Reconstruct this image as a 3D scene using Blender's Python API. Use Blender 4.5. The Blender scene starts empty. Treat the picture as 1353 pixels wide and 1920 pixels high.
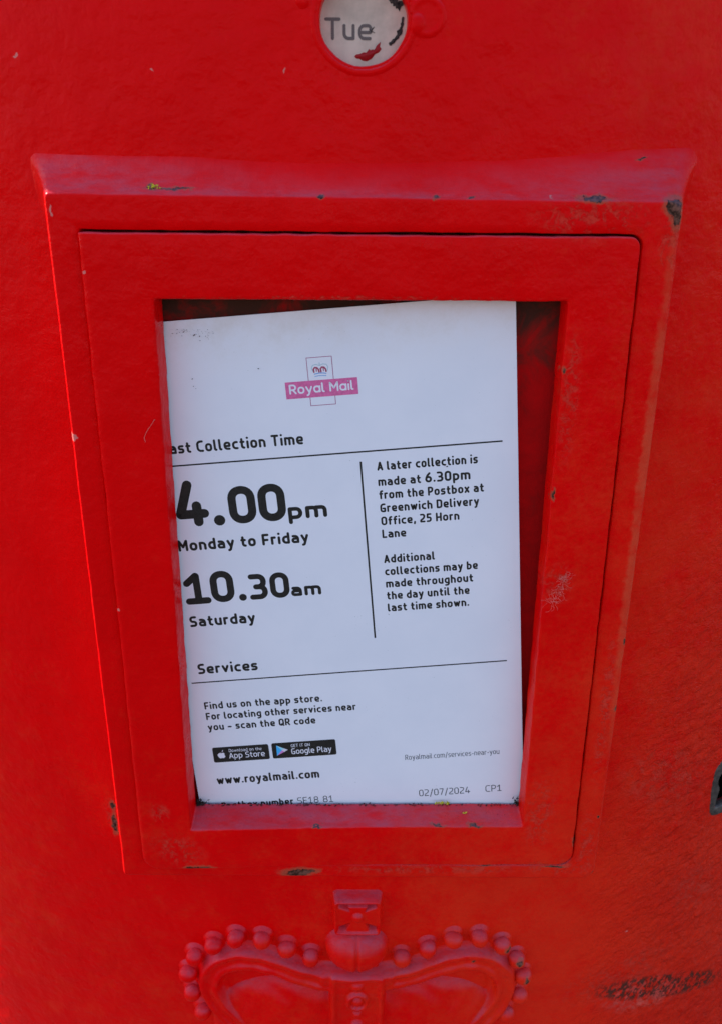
import bpy, bmesh, math, random
import numpy as np
from mathutils import Vector, Matrix, noise

random.seed(7)
rad = math.radians
ZC = 1.15                      # height of the notice frame's centre above the pavement
SC = bpy.context.scene
COL = SC.collection

# ------------------------------------------------------------------ camera
def make_camera():
    cam = bpy.data.cameras.new('camera')
    ob = bpy.data.objects.new('camera', cam)
    COL.objects.link(ob)
    p, yw, r = 0.36529528, 0.00754491, 0.00587529
    cy, sy, cp, sp = math.cos(yw), math.sin(yw), math.cos(p), math.sin(p)
    f = Vector((sy*cp, cy*cp, -sp)); rt = Vector((cy, -sy, 0)); up = rt.cross(f)
    c, s = math.cos(r), math.sin(r)
    a = c*rt + s*up; b = -s*rt + c*up
    m = Matrix((a, b, -f)).transposed().to_4x4()
    m.translation = Vector((-0.0020953, -0.34666986, ZC + 0.1707114))
    ob.matrix_world = m
    cam.sensor_fit = 'VERTICAL'; cam.sensor_height = 36.0
    cam.lens = 36.0*1650/1920
    cam.clip_start = 0.01; cam.clip_end = 2000
    cam.dof.use_dof = True
    cam.dof.focus_distance = 0.385
    cam.dof.aperture_fstop = 14
    SC.camera = ob
make_camera()

# ------------------------------------------------------------------ sky and sun
SUN_EL = rad(43); SUN_AZ = rad(-66.5)         # azimuth clockwise from +Y; behind and to the left of the box
w = bpy.data.worlds.new('World'); SC.world = w; w.use_nodes = True
wn = w.node_tree; bg = wn.nodes['Background']
sky = wn.nodes.new('ShaderNodeTexSky'); sky.sky_type = 'NISHITA'; sky.sun_disc = False
sky.sun_elevation = SUN_EL; sky.sun_rotation = SUN_AZ
sky.air_density = 1.0; sky.dust_density = 1.0; sky.ozone_density = 1.0
wn.links.new(sky.outputs[0], bg.inputs[0]); bg.inputs[1].default_value = 0.15
sl = bpy.data.lights.new('sun', 'SUN'); sl.energy = 5.0; sl.angle = rad(0.5); sl.color = (1, .93, .84)
so = bpy.data.objects.new('sun', sl); COL.objects.link(so)
sd = Vector((math.sin(SUN_AZ)*math.cos(SUN_EL), math.cos(SUN_AZ)*math.cos(SUN_EL), math.sin(SUN_EL)))
so.rotation_euler = sd.to_track_quat('Z', 'Y').to_euler(); so.location = sd*6
SC.view_settings.view_transform = 'Standard'; SC.view_settings.look = 'None'
SC.view_settings.exposure = 1.3; SC.view_settings.gamma = 1
SC.cycles.max_bounces = 8; SC.cycles.diffuse_bounces = 5

# ------------------------------------------------------------------ helpers
def link_obj(name, mesh, mat, parent=None, smooth=True):
    ob = bpy.data.objects.new(name, mesh); COL.objects.link(ob)
    if mat: mesh.materials.append(mat)
    if smooth:
        mesh.polygons.foreach_set('use_smooth', [True]*len(mesh.polygons))
    if parent: ob.parent = parent
    return ob

def mesh_obj(name, verts, faces, mat, parent=None, smooth=True, merge=False):
    me = bpy.data.meshes.new(name)
    me.from_pydata([tuple(v) for v in verts], [], faces)
    me.validate(); me.update()
    if merge:
        bm = bmesh.new(); bm.from_mesh(me)
        bmesh.ops.remove_doubles(bm, verts=bm.verts, dist=1e-6)
        bmesh.ops.recalc_face_normals(bm, faces=bm.faces); bm.to_mesh(me); bm.free()
    return link_obj(name, me, mat, parent, smooth)

def tag(o, label=None, cat=None, kind=None, group=None):
    if label: o['label'] = label
    if cat: o['category'] = cat
    if kind: o['kind'] = kind
    if group: o['group'] = group
    return o

def empty(name, loc=(0, 0, 0)):
    o = bpy.data.objects.new(name, None); COL.objects.link(o); o.location = loc
    o.empty_display_size = .05
    return o

def n3(x, y, z, s, seed=0.0):
    return noise.noise(Vector((x*s + seed, y*s + seed*1.7, z*s - seed)))

# body surface of the post box: flattened ellipse in plan
EA, EB, EY = .42, .32, .007
def by(x):
    return EY + EB*(1 - math.sqrt(max(0, 1 - min(abs(x), EA)**2/EA**2)))

# ------------------------------------------------------------------ materials
class NT:
    def __init__(s, name):
        s.m = bpy.data.materials.new(name); s.m.use_nodes = True
        s.t = s.m.node_tree; s.b = s.t.nodes['Principled BSDF']
    def n(s, typ, **kw):
        nd = s.t.nodes.new(typ)
        for k, v in kw.items(): setattr(nd, k, v)
        return nd
    def l(s, a, b): s.t.links.new(a, b)
    def put(s, sock, v):
        if hasattr(v, 'node'): s.l(v, sock)
        else: sock.default_value = v
    def math(s, op, a, b=None, c=None, clamp=False):
        nd = s.n('ShaderNodeMath', operation=op, use_clamp=clamp)
        s.put(nd.inputs[0], a)
        if b is not None: s.put(nd.inputs[1], b)
        if c is not None: s.put(nd.inputs[2], c)
        return nd.outputs[0]
    def vmath(s, op, a, b=None):
        nd = s.n('ShaderNodeVectorMath', operation=op)
        s.put(nd.inputs[0], a)
        if b is not None: s.put(nd.inputs[1], b)
        return nd.outputs[1] if op in ('LENGTH', 'DOT_PRODUCT') else nd.outputs[0]
    def noise(s, vec, scale, detail=3, rough=.55, dist=0.0, color=False):
        nd = s.n('ShaderNodeTexNoise')
        s.l(vec, nd.inputs['Vector']); nd.inputs['Scale'].default_value = scale
        nd.inputs['Detail'].default_value = detail; nd.inputs['Roughness'].default_value = rough
        nd.inputs['Distortion'].default_value = dist
        return nd.outputs['Color'] if color else nd.outputs['Fac']
    def mix(s, fac, a, b):
        nd = s.n('ShaderNodeMix', data_type='RGBA')
        s.put(nd.inputs[0], fac)
        for k, v in ((6, a), (7, b)):
            if isinstance(v, tuple): v = (*v, 1) if len(v) == 3 else v
            s.put(nd.inputs[k], v)
        return nd.outputs[2]
    def ramp(s, x, lo, hi, a=0.0, b=1.0):
        nd = s.n('ShaderNodeMapRange', interpolation_type='SMOOTHSTEP')
        s.put(nd.inputs[0], x)
        for i, v in enumerate((lo, hi, a, b)): nd.inputs[1+i].default_value = v
        return nd.outputs[0]
    def mapping(s, vec, loc, rot, scl, typ='TEXTURE'):
        nd = s.n('ShaderNodeMapping', vector_type=typ)
        s.l(vec, nd.inputs[0]); nd.inputs[1].default_value = loc
        nd.inputs[2].default_value = rot; nd.inputs[3].default_value = scl
        return nd.outputs[0]
    def combine(s, x, y, z):
        nd = s.n('ShaderNodeCombineXYZ')
        for i, v in enumerate((x, y, z)): s.put(nd.inputs[i], v)
        return nd.outputs[0]

# places where the paint is chipped to bare iron: x, z (mm from the frame centre), half width, half height, tilt
CHIPS = [(87.2, 163.0, 4.2, 1.0, 0), (117.2, 160.6, 3.0, 2.6, 10), (118.3, 157.2, 1.7, 3.6, 10), (-69.6, 165.8, 5.0, .45, 0), (-78.6, 166.4, 1.5, .7, 0), (-15.3, 163.3, 1.1, .55, 0),
 (28.3, 163.1, .9, .5, 0), (40.9, 163.1, 1.2, .45, 0), (-30.4, -156.5, 5.2, 2.3, 0), (-25.6, -155.5, 4.6, 1.3, 8), (-78.7, -150.4, 6.4, 1.4, 0), (-125.6, -143, 1.1, 5.0, 0), (-125.5, -132, .9, 2.2, 0),
 (105.9, -135.4, .8, 1.8, 0), (64.4, -150.8, 2.0, .6, 0), (117.3, -121.8, .7, .8, 0), (119.6, -24.7, .5, 1.3, 0),
 (119.2, -59.8, .5, 1.1, 0), (81.0, 98.4, .6, 1.1, 0), (80.9, 46.4, .6, 1.8, 0), (38.9, -126.2, 2.4, .45, 0),
 (57.2, -126.2, 2.4, .45, 0), (107.3, 177.6, 1.6, .4, 15), (79.5, -213.0, 1.3, 1.1, 30), (87.0, -223.0, 1.3, 1.7, 0), (91.6, -236.2, .9, 1.7, 0),
 (118.4, -157.6, .9, 1.2, 40), (-20, -126.3, 1.6, .3, 0), (98, -152.2, 4, .5, 0), (62, -219.5, .6, .6, 0)]
# small pale knocks where a lighter undercoat shows
PALE = [(-105.4, 135.6, .75, .9, 0), (-105.3, -7.9, .6, .8, 0), (-117.4, 70.0, 1.4, 1.7, 20), (-76.7, 206.6, .7, .45, 0), (-129.3, 211.7, .8, .5, 0),
 (71.2, 163.4, .7, .8, 0), (-28, 206, .35, 1.0, -10), (-115.6, 158, .4, 2.4, 10), (150, -223, .5, .4, 0)]
# worn, rubbed areas where an older orange coat shows through in flecks
WORN = [(88, 156, 26, 9, 0), (117, 150, 5, 18, 0), (100, -152, 22, 6, 0), (113, -140, 5, 22, 0), (114, -60, 3.5, 45, 0), (160, -120, 30, 22, -30), (60, -153, 22, 4, 0), (-88, -138, 15, 9, -30), (-95, -116, 5, 6, 0),
 (88, -118, 8, 24, 0), (30, -154, 50, 3, 0), (84, 88, 4, 30, 0), (150, -255, 40, 16, 10), (190, -205, 16, 18, 30), (86, 5, 8, 10, 0), (-30, -157, 12, 6, 0),
 (-126, -137, 4.5, 11, 0), (0, 126.6, 80, .7, 0),]

def chain(T, P, lst):
    cur = None
    for x, z, rx, rz, a in lst:
        Q = P
        if cur is not None:            # a vanishing dependence keeps the shader compiler from evaluating all at once
            nd = T.n('ShaderNodeVectorMath', operation='MULTIPLY_ADD')
            T.l(cur, nd.inputs[0]); nd.inputs[1].default_value = (1e-9, 1e-9, 1e-9); T.l(P, nd.inputs[2]); Q = nd.outputs[0]
        m = T.mapping(Q, (x/1000, 0, ZC + z/1000), (0, -rad(a), 0), (rx/1000, 10, rz/1000))
        d = T.vmath('LENGTH', m)
        cur = d if cur is None else T.math('MINIMUM', cur, d)
    return cur if cur is not None else T.math('ADD', 9.0, 0.0)

def make_paint(name, inside, base=(.78, .0001, .0012), strong=1.0):
    T = NT(name)
    P = T.n('ShaderNodeTexCoord').outputs['Object']
    sep = T.n('ShaderNodeSeparateXYZ'); T.l(P, sep.inputs[0])
    nz = T.noise(P, 320, 3, .6, color=True)
    off = T.vmath('SUBTRACT', nz, (.5, .5, .5))
    nd = T.n('ShaderNodeVectorMath', operation='SCALE'); T.l(off, nd.inputs[0]); nd.inputs['Scale'].default_value = .0042
    PD = T.vmath('ADD', P, nd.outputs[0])
    dch, dpa, dwo = [chain(T, PD, [c for c in L if inside(c)]) for L in (CHIPS, PALE, WORN)]
    # warm reflected light painted in as patchy orange, mostly right and lower
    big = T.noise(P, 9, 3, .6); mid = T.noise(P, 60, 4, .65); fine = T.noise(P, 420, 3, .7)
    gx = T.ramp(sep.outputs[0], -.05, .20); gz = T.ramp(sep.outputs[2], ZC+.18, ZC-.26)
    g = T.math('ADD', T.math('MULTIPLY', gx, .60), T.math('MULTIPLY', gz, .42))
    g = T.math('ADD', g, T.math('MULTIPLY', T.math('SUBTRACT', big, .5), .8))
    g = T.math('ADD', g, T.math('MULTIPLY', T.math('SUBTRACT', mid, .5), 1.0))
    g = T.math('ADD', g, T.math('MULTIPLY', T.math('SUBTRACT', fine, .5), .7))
    warm_tint = T.ramp(g, .22, 1.02)
    col = T.mix(warm_tint, base, (.76, .021, .006))
    # slightly uneven pigment
    col = T.mix(T.ramp(T.noise(P, 25, 5, .6), .35, .75, 0, .35), col, (base[0]*.78, base[1], base[2]*.8))
    # worn flecks
    wf = T.noise(P, 520, 4, .7, dist=.6)
    wl = T.noise(P, 150, 4, .7, dist=1.2)
    wm = T.math('MULTIPLY', T.ramp(dwo, 1.25, .3), T.ramp(T.math('ADD', T.math('MULTIPLY', wf, .45), T.math('MULTIPLY', wl, .55)), .47, .60))
    col = T.mix(T.math('MULTIPLY', wm, .62), col, (.60, .048, .028))
    # rubbed arris down the right side of the frame
    M2 = T.mapping(PD, (.1183, 0, ZC+.035), (0, 0, 0), (.0030, 10, .125))
    rb = T.math('MULTIPLY', T.ramp(T.vmath('LENGTH', M2), 1.15, .5), T.ramp(T.noise(P, 60, 4, .6), .25, .6))
    col = T.mix(T.math('MULTIPLY', rb, .6), col, (.62, .075, .03))
    # edge of older primer around a chip, then the iron
    rim = T.ramp(dch, 2.0, 1.2)
    col = T.mix(T.math('MULTIPLY', rim, .8), col, (.40, .07, .035))
    iron = T.ramp(dch, 1.08, .92)
    icol = T.mix(T.ramp(T.noise(P, 500, 3, .6), .35, .65), (.028, .012, .007), (.19, .068, .045))
    col = T.mix(iron, col, icol)
    pale = T.ramp(dpa, 1.15, .85)
    col = T.mix(T.math('MULTIPLY', pale, .75), col, (.62, .20, .17))
    # rust-dark scrape of flecks at the lower right
    M = T.mapping(PD, (.180, 0, ZC-.2755), (0, rad(15), 0), (.047, 10, .0092))
    ds = T.vmath('LENGTH', M)
    M1 = T.mapping(PD, (.168, 0, ZC-.2765), (0, rad(10), 0), (.034, 10, .016))
    pk = T.math('MULTIPLY', T.ramp(T.vmath('LENGTH', M1), 1.1, .3), T.ramp(wl, .42, .62))
    col = T.mix(T.math('MULTIPLY', pk, .55), col, (.66, .13, .10))
    SM = T.mapping(PD, (0, 0, 0), (0, rad(-58), 0), (1.9, 1, .8))
    fl = T.noise(SM, 400, 4, .65)
    scr = T.math('MULTIPLY', T.ramp(ds, 1.15, .75), T.ramp(fl, .485, .54))
    col = T.mix(T.math('MULTIPLY', scr, .93), col, (.075, .028, .018))
    # grey-mauve sky sheen painted into the colour of whatever faces up
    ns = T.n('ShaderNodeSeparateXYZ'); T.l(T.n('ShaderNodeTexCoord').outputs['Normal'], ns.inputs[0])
    sky_sheen = T.math('MULTIPLY', T.ramp(ns.outputs[2], .14, .90, 0, .32), T.ramp(T.noise(T.mapping(P, (0, 0, 0), (0, 0, 0), (2.5, 1, 1)), 150, 5, .7), .25, .75, .35, 1.4))
    col = T.mix(sky_sheen, col, (.16, .135, .205))
    T.l(col, T.b.inputs['Base Color'])
    bare = T.math('MAXIMUM', T.math('MAXIMUM', iron, scr), T.math('MULTIPLY', wm, .6))
    ro = T.math('ADD', T.ramp(T.noise(P, 45, 4, .6), .3, .7, .26, .40), T.math('MULTIPLY', bare, .3))
    T.l(ro, T.b.inputs['Roughness'])
    T.b.inputs['Specular IOR Level'].default_value = .055
    # relief of thick brushed paint over cast iron
    h1 = T.noise(P, 300, 3, .55)
    h2 = T.noise(P, 900, 2, .5)
    h3 = T.noise(P, 70, 3, .5)
    SA = T.mapping(P, (0, 0, 0), (0, rad(-32), 0), (1.7, 1, .9))
    ha = T.noise(SA, 190, 4, .62, dist=.5)
    am = T.math('MULTIPLY', T.ramp(sep.outputs[0], .10, .19), T.ramp(sep.outputs[2], ZC+.10, ZC-.12))
    h = T.math('ADD', T.math('MULTIPLY', h1, .38), T.math('MULTIPLY', h2, .12))
    h = T.math('ADD', h, T.math('MULTIPLY', h3, 1.5))
    h = T.math('ADD', h, T.math('MULTIPLY', T.math('MULTIPLY', ha, am), 8.0))
    h = T.math('SUBTRACT', h, T.math('MULTIPLY', T.math('MAXIMUM', iron, scr), .9))
    h = T.math('SUBTRACT', h, T.math('MULTIPLY', wm, .25))
    bp = T.n('ShaderNodeBump'); bp.inputs['Strength'].default_value = .8*strong
    bp.inputs['Distance'].default_value = .0011
    T.l(h, bp.inputs['Height']); T.l(bp.outputs[0], T.b.inputs['Normal'])
    return T.m

def reach(c, x0, x1, z0, z1, m=1.6):      # does the mark touch this rectangle
    rr = max(c[2], c[3])*m
    return c[0]+rr > x0 and c[0]-rr < x1 and c[1]+rr > z0 and c[1]-rr < z1
def deep_in(c, hx, hz):
    return abs(c[0])+c[2] < hx and abs(c[1])+c[3] < hz
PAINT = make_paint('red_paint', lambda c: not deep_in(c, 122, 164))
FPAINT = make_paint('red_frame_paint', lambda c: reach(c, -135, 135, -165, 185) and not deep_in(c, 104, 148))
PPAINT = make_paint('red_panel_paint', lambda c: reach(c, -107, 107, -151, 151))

def simple(name, col, rough=.6, spec=.3, nscale=0, amt=.2, bump=0, metal=0):
    T = NT(name)
    P = T.n('ShaderNodeTexCoord').outputs['Object']
    if nscale:
        f = T.noise(P, nscale, 4, .6)
        T.l(T.mix(T.ramp(f, .3, .7), tuple(c*(1-amt) for c in col), tuple(min(1, c*(1+amt)) for c in col)), T.b.inputs['Base Color'])
        if bump:
            bp = T.n('ShaderNodeBump'); bp.inputs['Strength'].default_value = .8; bp.inputs['Distance'].default_value = bump
            T.l(f, bp.inputs['Height']); T.l(bp.outputs[0], T.b.inputs['Normal'])
    else:
        T.b.inputs['Base Color'].default_value = (*col, 1)
    T.b.inputs['Roughness'].default_value = rough; T.b.inputs['Specular IOR Level'].default_value = spec
    T.b.inputs['Metallic'].default_value = metal
    return T.m

def recess_mat():
    T = NT('grimy_maroon_recess')
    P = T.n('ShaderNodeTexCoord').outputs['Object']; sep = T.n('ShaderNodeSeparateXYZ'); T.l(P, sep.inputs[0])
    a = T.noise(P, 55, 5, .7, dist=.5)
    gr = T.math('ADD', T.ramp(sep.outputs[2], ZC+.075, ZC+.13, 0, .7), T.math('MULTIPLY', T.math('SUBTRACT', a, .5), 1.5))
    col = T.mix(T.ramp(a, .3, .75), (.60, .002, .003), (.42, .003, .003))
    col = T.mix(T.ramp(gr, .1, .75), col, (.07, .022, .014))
    T.l(col, T.b.inputs['Base Color']); T.b.inputs['Roughness'].default_value = .75; T.b.inputs['Specular IOR Level'].default_value = .1
    bp = T.n('ShaderNodeBump'); bp.inputs['Strength'].default_value = .8; bp.inputs['Distance'].default_value = .0006
    T.l(a, bp.inputs['Height']); T.l(bp.outputs[0], T.b.inputs['Normal'])
    return T.m
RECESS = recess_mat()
BLACK = simple('black_cavity', (.004, .004, .004), .9, .05)
IRON = simple('worn_iron', (.065, .045, .038), .5, .5, 420, .5, .0002, .3)
INK = simple('black_ink', (.020, .016, .014), .45, .25, 900, .3)
INKL = simple('thin_black_ink', (.05, .05, .055), .45, .2)
PINK = simple('magenta_ink', (.70, .13, .30), .5, .2, 700, .12)
PINKL = simple('thin_magenta_ink', (.40, .10, .20), .5, .2)
WHITE = simple('white_print', (.80, .72, .77), .5, .2)
PLINTH = simple('black_plinth_paint', (.01, .01, .011), .4, .4, 30, .3)
PAVE = simple('pavement_stone', (.055, .052, .05), .9, .3, 3, .15, .002)
DIRT = simple('dark_dirt', (.03, .022, .018), .9, .1)
LICHEN = simple('yellow_lichen', (.50, .40, .035), .9, .1, 900, .4)
WEBM = simple('cobweb_silk', (.64, .20, .17), .7, .2)

def paper_mat():
    T = NT('laminated_paper')
    P = T.n('ShaderNodeTexCoord').outputs['Object']
    a = T.noise(P, 30, 4, .6)
    col = T.mix(T.ramp(a, .3, .7), (.79, .72, .765), (.83, .75, .79))
    sep = T.n('ShaderNodeSeparateXYZ'); T.l(P, sep.inputs[0])
    # warm grey blotches, stronger towards the top edge
    dt = T.math('MULTIPLY', T.ramp(sep.outputs[1], -.030, .001), T.ramp(T.noise(P, 60, 6, .75), .35, .8))
    col = T.mix(T.math('MULTIPLY', dt, .38), col, (.55, .42, .33))
    sp = T.ramp(T.noise(P, 1500, 2, .5), .735, .76)
    sp = T.math('MULTIPLY', sp, T.ramp(T.noise(P, 45, 3, .6), .50, .66))
    col = T.mix(T.math('MULTIPLY', sp, .8), col, (.10, .08, .07))
    T.l(col, T.b.inputs['Base Color'])
    T.b.inputs['Roughness'].default_value = .38; T.b.inputs['Specular IOR Level'].default_value = .35
    bp = T.n('ShaderNodeBump'); bp.inputs['Strength'].default_value = .25; bp.inputs['Distance'].default_value = .0004
    T.l(T.noise(P, 18, 2, .5), bp.inputs['Height']); T.l(bp.outputs[0], T.b.inputs['Normal'])
    return T.m
PAPER = paper_mat()

# ------------------------------------------------------------------ the pavement
pv = mesh_obj('pavement', [(-40, -40, 0), (40, -40, 0), (40, 40, 0), (-40, 40, 0)], [(0, 1, 2, 3)], PAVE, smooth=False)
tag(pv, 'pale paving below the red post box', kind='structure')

# ------------------------------------------------------------------ the post box
BOX = empty('post_box')
tag(BOX, 'red cast iron post box with a framed collection notice and a raised crown', 'post box')

DAY = (.5, 222.6, 15.7, 15.0)          # day window: centre x, z, half width, half height (mm)
KEY = (201.9, -137.0, 11.3, 17.0)

def build_body():
    V = []; F = []
    xs = [round(-.304 + .004*i, 6) for i in range(153)]
    zs = [.12, .3, .5, .7] + [round(ZC - .380 + .004*i, 6) for i in range(176)] + [1.56]
    idx = {}
    def vid(i, j):
        if (i, j) not in idx:
            x, z = xs[i], zs[j]
            d = n3(x, 0, z, 22, 3)*.00025 + n3(x, 0, z, 7, 9)*.0005
            idx[(i, j)] = len(V); V.append((x, by(x) + d, z))
        return idx[(i, j)]
    def near(v, arr): return min(range(len(arr)), key=lambda k: abs(arr[k] - v))
    blocks = []
    for (cx, cz, rx, rz), hb in ((DAY, 6), (KEY, 5)):
        ci, cj = near(cx/1000, xs), near(ZC + cz/1000, zs)
        blocks.append((ci-hb, ci+hb, cj-hb, cj+hb, cx/1000, ZC + cz/1000, rx/1000, rz/1000))
    for i in range(len(xs)-1):
        for j in range(len(zs)-1):
            x = (xs[i]+xs[i+1])/2; z = (zs[j]+zs[j+1])/2
            if abs(x) < .108 and abs(z-ZC) < .152: continue
            if any(b[0] <= i < b[1] and b[2] <= j < b[3] for b in blocks): continue
            F.append((vid(i, j), vid(i+1, j), vid(i+1, j+1), vid(i, j+1)))
    for i0, i1, j0, j1, cx, cz, rx, rz in blocks:
        per = [(i, j0) for i in range(i0, i1)] + [(i1, j) for j in range(j0, j1)] + [(i, j1) for i in range(i1, i0, -1)] + [(i0, j) for j in range(j1, j0, -1)]
        outer = [vid(i, j) for i, j in per]
        # refine: insert extra ring points between the perimeter points
        prev = outer; N = len(outer)
        pos = [Vector(V[k]) for k in outer]
        rings = 6
        for r in range(1, rings+1):
            t = 1-(1-r/rings)**1.5
            cur = []
            for k in range(N):
                a = math.atan2(pos[k].z-cz, pos[k].x-cx)
                wob = 1 + .018*n3(math.cos(a), math.sin(a), cx, 2.5, 1)
                hx, hz = cx + rx*wob*math.cos(a)*1.04, cz + rz*wob*math.sin(a)*1.04
                x = pos[k].x*(1-t) + hx*t; z = pos[k].z*(1-t) + hz*t
                cur.append(len(V)); V.append((x, by(x) + n3(x, 0, z, 22, 3)*.00025 + n3(x, 0, z, 7, 9)*.0005, z))
            for k in range(N): F.append((prev[k], prev[(k+1) % N], cur[(k+1) % N], cur[k]))
            prev = cur
        # rounded lip, then the wall of the hole
        for dy, sc in ((.0002, 1.022), (.0006, 1.007), (.0012, 1.0), (.0045, 1.0), (.009, 1.0)):
            cur = []
            for k in range(N):
                a = math.atan2(pos[k].z-cz, pos[k].x-cx)
                wob = 1 + .018*n3(math.cos(a), math.sin(a), cx, 2.5, 1)
                x = cx + rx*wob*math.cos(a)*sc; z = cz + rz*wob*math.sin(a)*sc
                cur.append(len(V)); V.append((x, by(x) + dy, z))
            for k in range(N): F.append((prev[k], prev[(k+1) % N], cur[(k+1) % N], cur[k]))
            prev = cur
    # rest of the column round the back
    th0 = math.asin(.304/EA); cyl = []
    M = 40
    for j, z in enumerate(zs):
        row = [vid(len(xs)-1, j)]
        for k in range(1, M):
            t = th0 + (2*math.pi - 2*th0)*k/M
            row.append(len(V)); V.append((EA*math.sin(t), EY + EB - EB*math.cos(t), z))
        row.append(vid(0, j)); cyl.append(row)
    for j in range(len(zs)-1):
        for k in range(M): F.append((cyl[j][k], cyl[j][k+1], cyl[j+1][k+1], cyl[j+1][k]))
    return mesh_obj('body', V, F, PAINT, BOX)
build_body()

def ellipse_lathe(name, prof, mat, n=96):
    V = []; F = []
    for s, z in prof:
        for k in range(n):
            t = 2*math.pi*k/n
            V.append(((EA+s)*math.sin(t), EY + EB - (EB+s)*math.cos(t), z))
    for r in range(len(prof)-1):
        for k in range(n): F.append((r*n+k, r*n+(k+1) % n, (r+1)*n+(k+1) % n, (r+1)*n+k))
    return mesh_obj(name, V, F, mat, BOX)
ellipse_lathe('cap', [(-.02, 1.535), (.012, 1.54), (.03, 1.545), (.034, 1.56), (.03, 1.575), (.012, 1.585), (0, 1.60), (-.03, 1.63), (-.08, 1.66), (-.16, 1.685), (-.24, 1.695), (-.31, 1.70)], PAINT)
ellipse_lathe('plinth', [(.03, 0.0), (.03, .11), (.024, .12), (.01, .135), (-.01, .14)], PLINTH)

# ---- outlines: four corners with their own radii, sampled the same way so that rings can be bridged
def outline(c, r, ns=150, na=7):
    # c: TL, TR, BR, BL (mm);  r: radii
    P = [Vector(q) for q in c]; out = []
    for k in range(4):
        p, a, b = P[k], P[k-1], P[(k+1) % 4]
        u = (a-p).normalized(); v = (b-p).normalized(); R_ = max(r[k], .01)
        cen = p + (u+v)*R_; s = cen - v*R_; e = cen - u*R_
        s = p + u*R_; e = p + v*R_
        arc = []
        for q in range(na+1):
            t = q/na*math.pi/2
            arc.append(cen + (s-cen)*math.cos(t) + (e-cen)*math.sin(t))
        out.append(arc)
    pts = []
    for k in range(4):
        pts += out[k]
        a, b = out[k][-1], out[(k+1) % 4][0]
        for q in range(1, ns): pts.append(a + (b-a)*q/ns)
    return pts

def inset(c, d):
    # d: left, right, bottom, top growth in mm (positive = outwards)
    l, r, b, t = d
    return [(c[0][0]-l, c[0][1]+t), (c[1][0]+r, c[1][1]+t), (c[2][0]+r, c[2][1]-b), (c[3][0]-l, c[3][1]-b)]

def wob2(p, amt, s, seed):
    f = .35*amt
    return Vector((p.x + amt*n3(p.x*.001, 0, p.y*.001, s, seed) + f*n3(p.x*.001, 0, p.y*.001, s*4.5, seed),
                   p.y + amt*n3(p.x*.001, 0, p.y*.001, s, seed+5) + f*n3(p.x*.001, 0, p.y*.001, s*4.5, seed+5)))

def rings_mesh(name, rings, mat, parent, ydist=None):
    # rings: list of (points2d mm, y mm or function)
    V = []; F = []; n = len(rings[0][0])
    for pts, y in rings:
        for p in pts:
            yy = y(p.x, p.y) if callable(y) else y
            V.append((p.x/1000, yy/1000, ZC + p.y/1000))
    for r in range(len(rings)-1):
        for k in range(n): F.append((r*n+k, r*n+(k+1) % n, (r+1)*n+(k+1) % n, (r+1)*n+k))
    return mesh_obj(name, V, F, mat, parent)

def lerp_pts(a, b, t): return [p*(1-t) + q*t for p, q in zip(a, b)]

FO = [(-118.2, 164.7), (120.6, 162.8), (119.0, -160.4), (-117.3, -158.2)]     # frame, outer edge
FR = [2.5, 5, 6, 2]
HI = [(-106.6, 151.1), (106.7, 150.5), (107.1, -151.15), (-106.2, -150.5)]     # frame, inner edge round the panel
PO = [(-106.3, 150.2), (105.8, 149.5), (106.2, -150.0), (-105.8, -150.1)]     # panel, outer edge
OP = [(-79.6, 125.9), (80.1, 125.5), (80.3, -126.0), (-81.2, -126.2)]         # window opening

def sm(t): t = max(0, min(1, t)); return t*t*(3-2*t)

def build_frame():
    base = outline(FO, FR)
    def edge(d, amt=.22, seed=2, s=90):
        return [wob2(p, amt, s, seed) for p in outline(inset(FO, d), [max(.3, r + (d[0]+d[3])/2) for r in FR])]
    inner = lambda d, y: ([wob2(p, .30, 110, 11) for p in outline(inset(HI, (-d,)*4), [1.5, 4.5, 7.5, 7.0])], y)
    face = lambda x, z: 1.0 + .22*n3(x*.001, 0, z*.001, 28, 4)
    rings = [inner(0, 17), inner(0, 6), inner(0, 2.0), inner(-.12, lambda x, z: face(x, z)+.3), inner(-.4, lambda x, z: face(x, z)+.03)]
    A = rings[-1][0]; B = edge((-2.6, -4.6, -2.6, -2.6))
    for t in (.33, .66): rings.append((lerp_pts(A, B, t), face))
    rings.append((B, face))
    # rounded arris
    for d, y in ((-1.5, .03), (-.95, .16), (-.6, .42), (-.25, 1.0), (.12, 1.7)):
        rings.append((edge((d, d*2.4 if d < 0 else d, d, d)), lambda x, z, y=y: face(x, z)+y))
    # coved flanks running out on to the body
    ext = (3.2, 3.2, 2.2, 15.5)
    for q in range(1, 11):
        s = q/10
        d = tuple(.15 + e*s for e in ext)
        e_ = 1-(1-s)**1.8
        pts = [wob2(p, .22*(1-s)+.4*s, 90, 2) for p in outline(inset(FO, d), [r_ + .6*s for r_ in FR])]
        for p in pts:
            k_ = 9.5*s*sm((p.y-128)/48)
            p.x += math.copysign(k_, p.x)*sm((abs(p.x)-60)/60)
            p.y += .8*s + 6.0*s*sm((p.x-20)/110)*sm((p.y-140)/20)
        def fy(x, z, e_=e_, s=s):
            return 3.0 + (max(by(x/1000)*1000, 3.2) + .9 - 3.0)*e_ if s < 1 else by(x/1000)*1000 + 1.2
        rings.append((pts, fy))
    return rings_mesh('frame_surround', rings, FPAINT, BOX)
build_frame()

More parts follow.
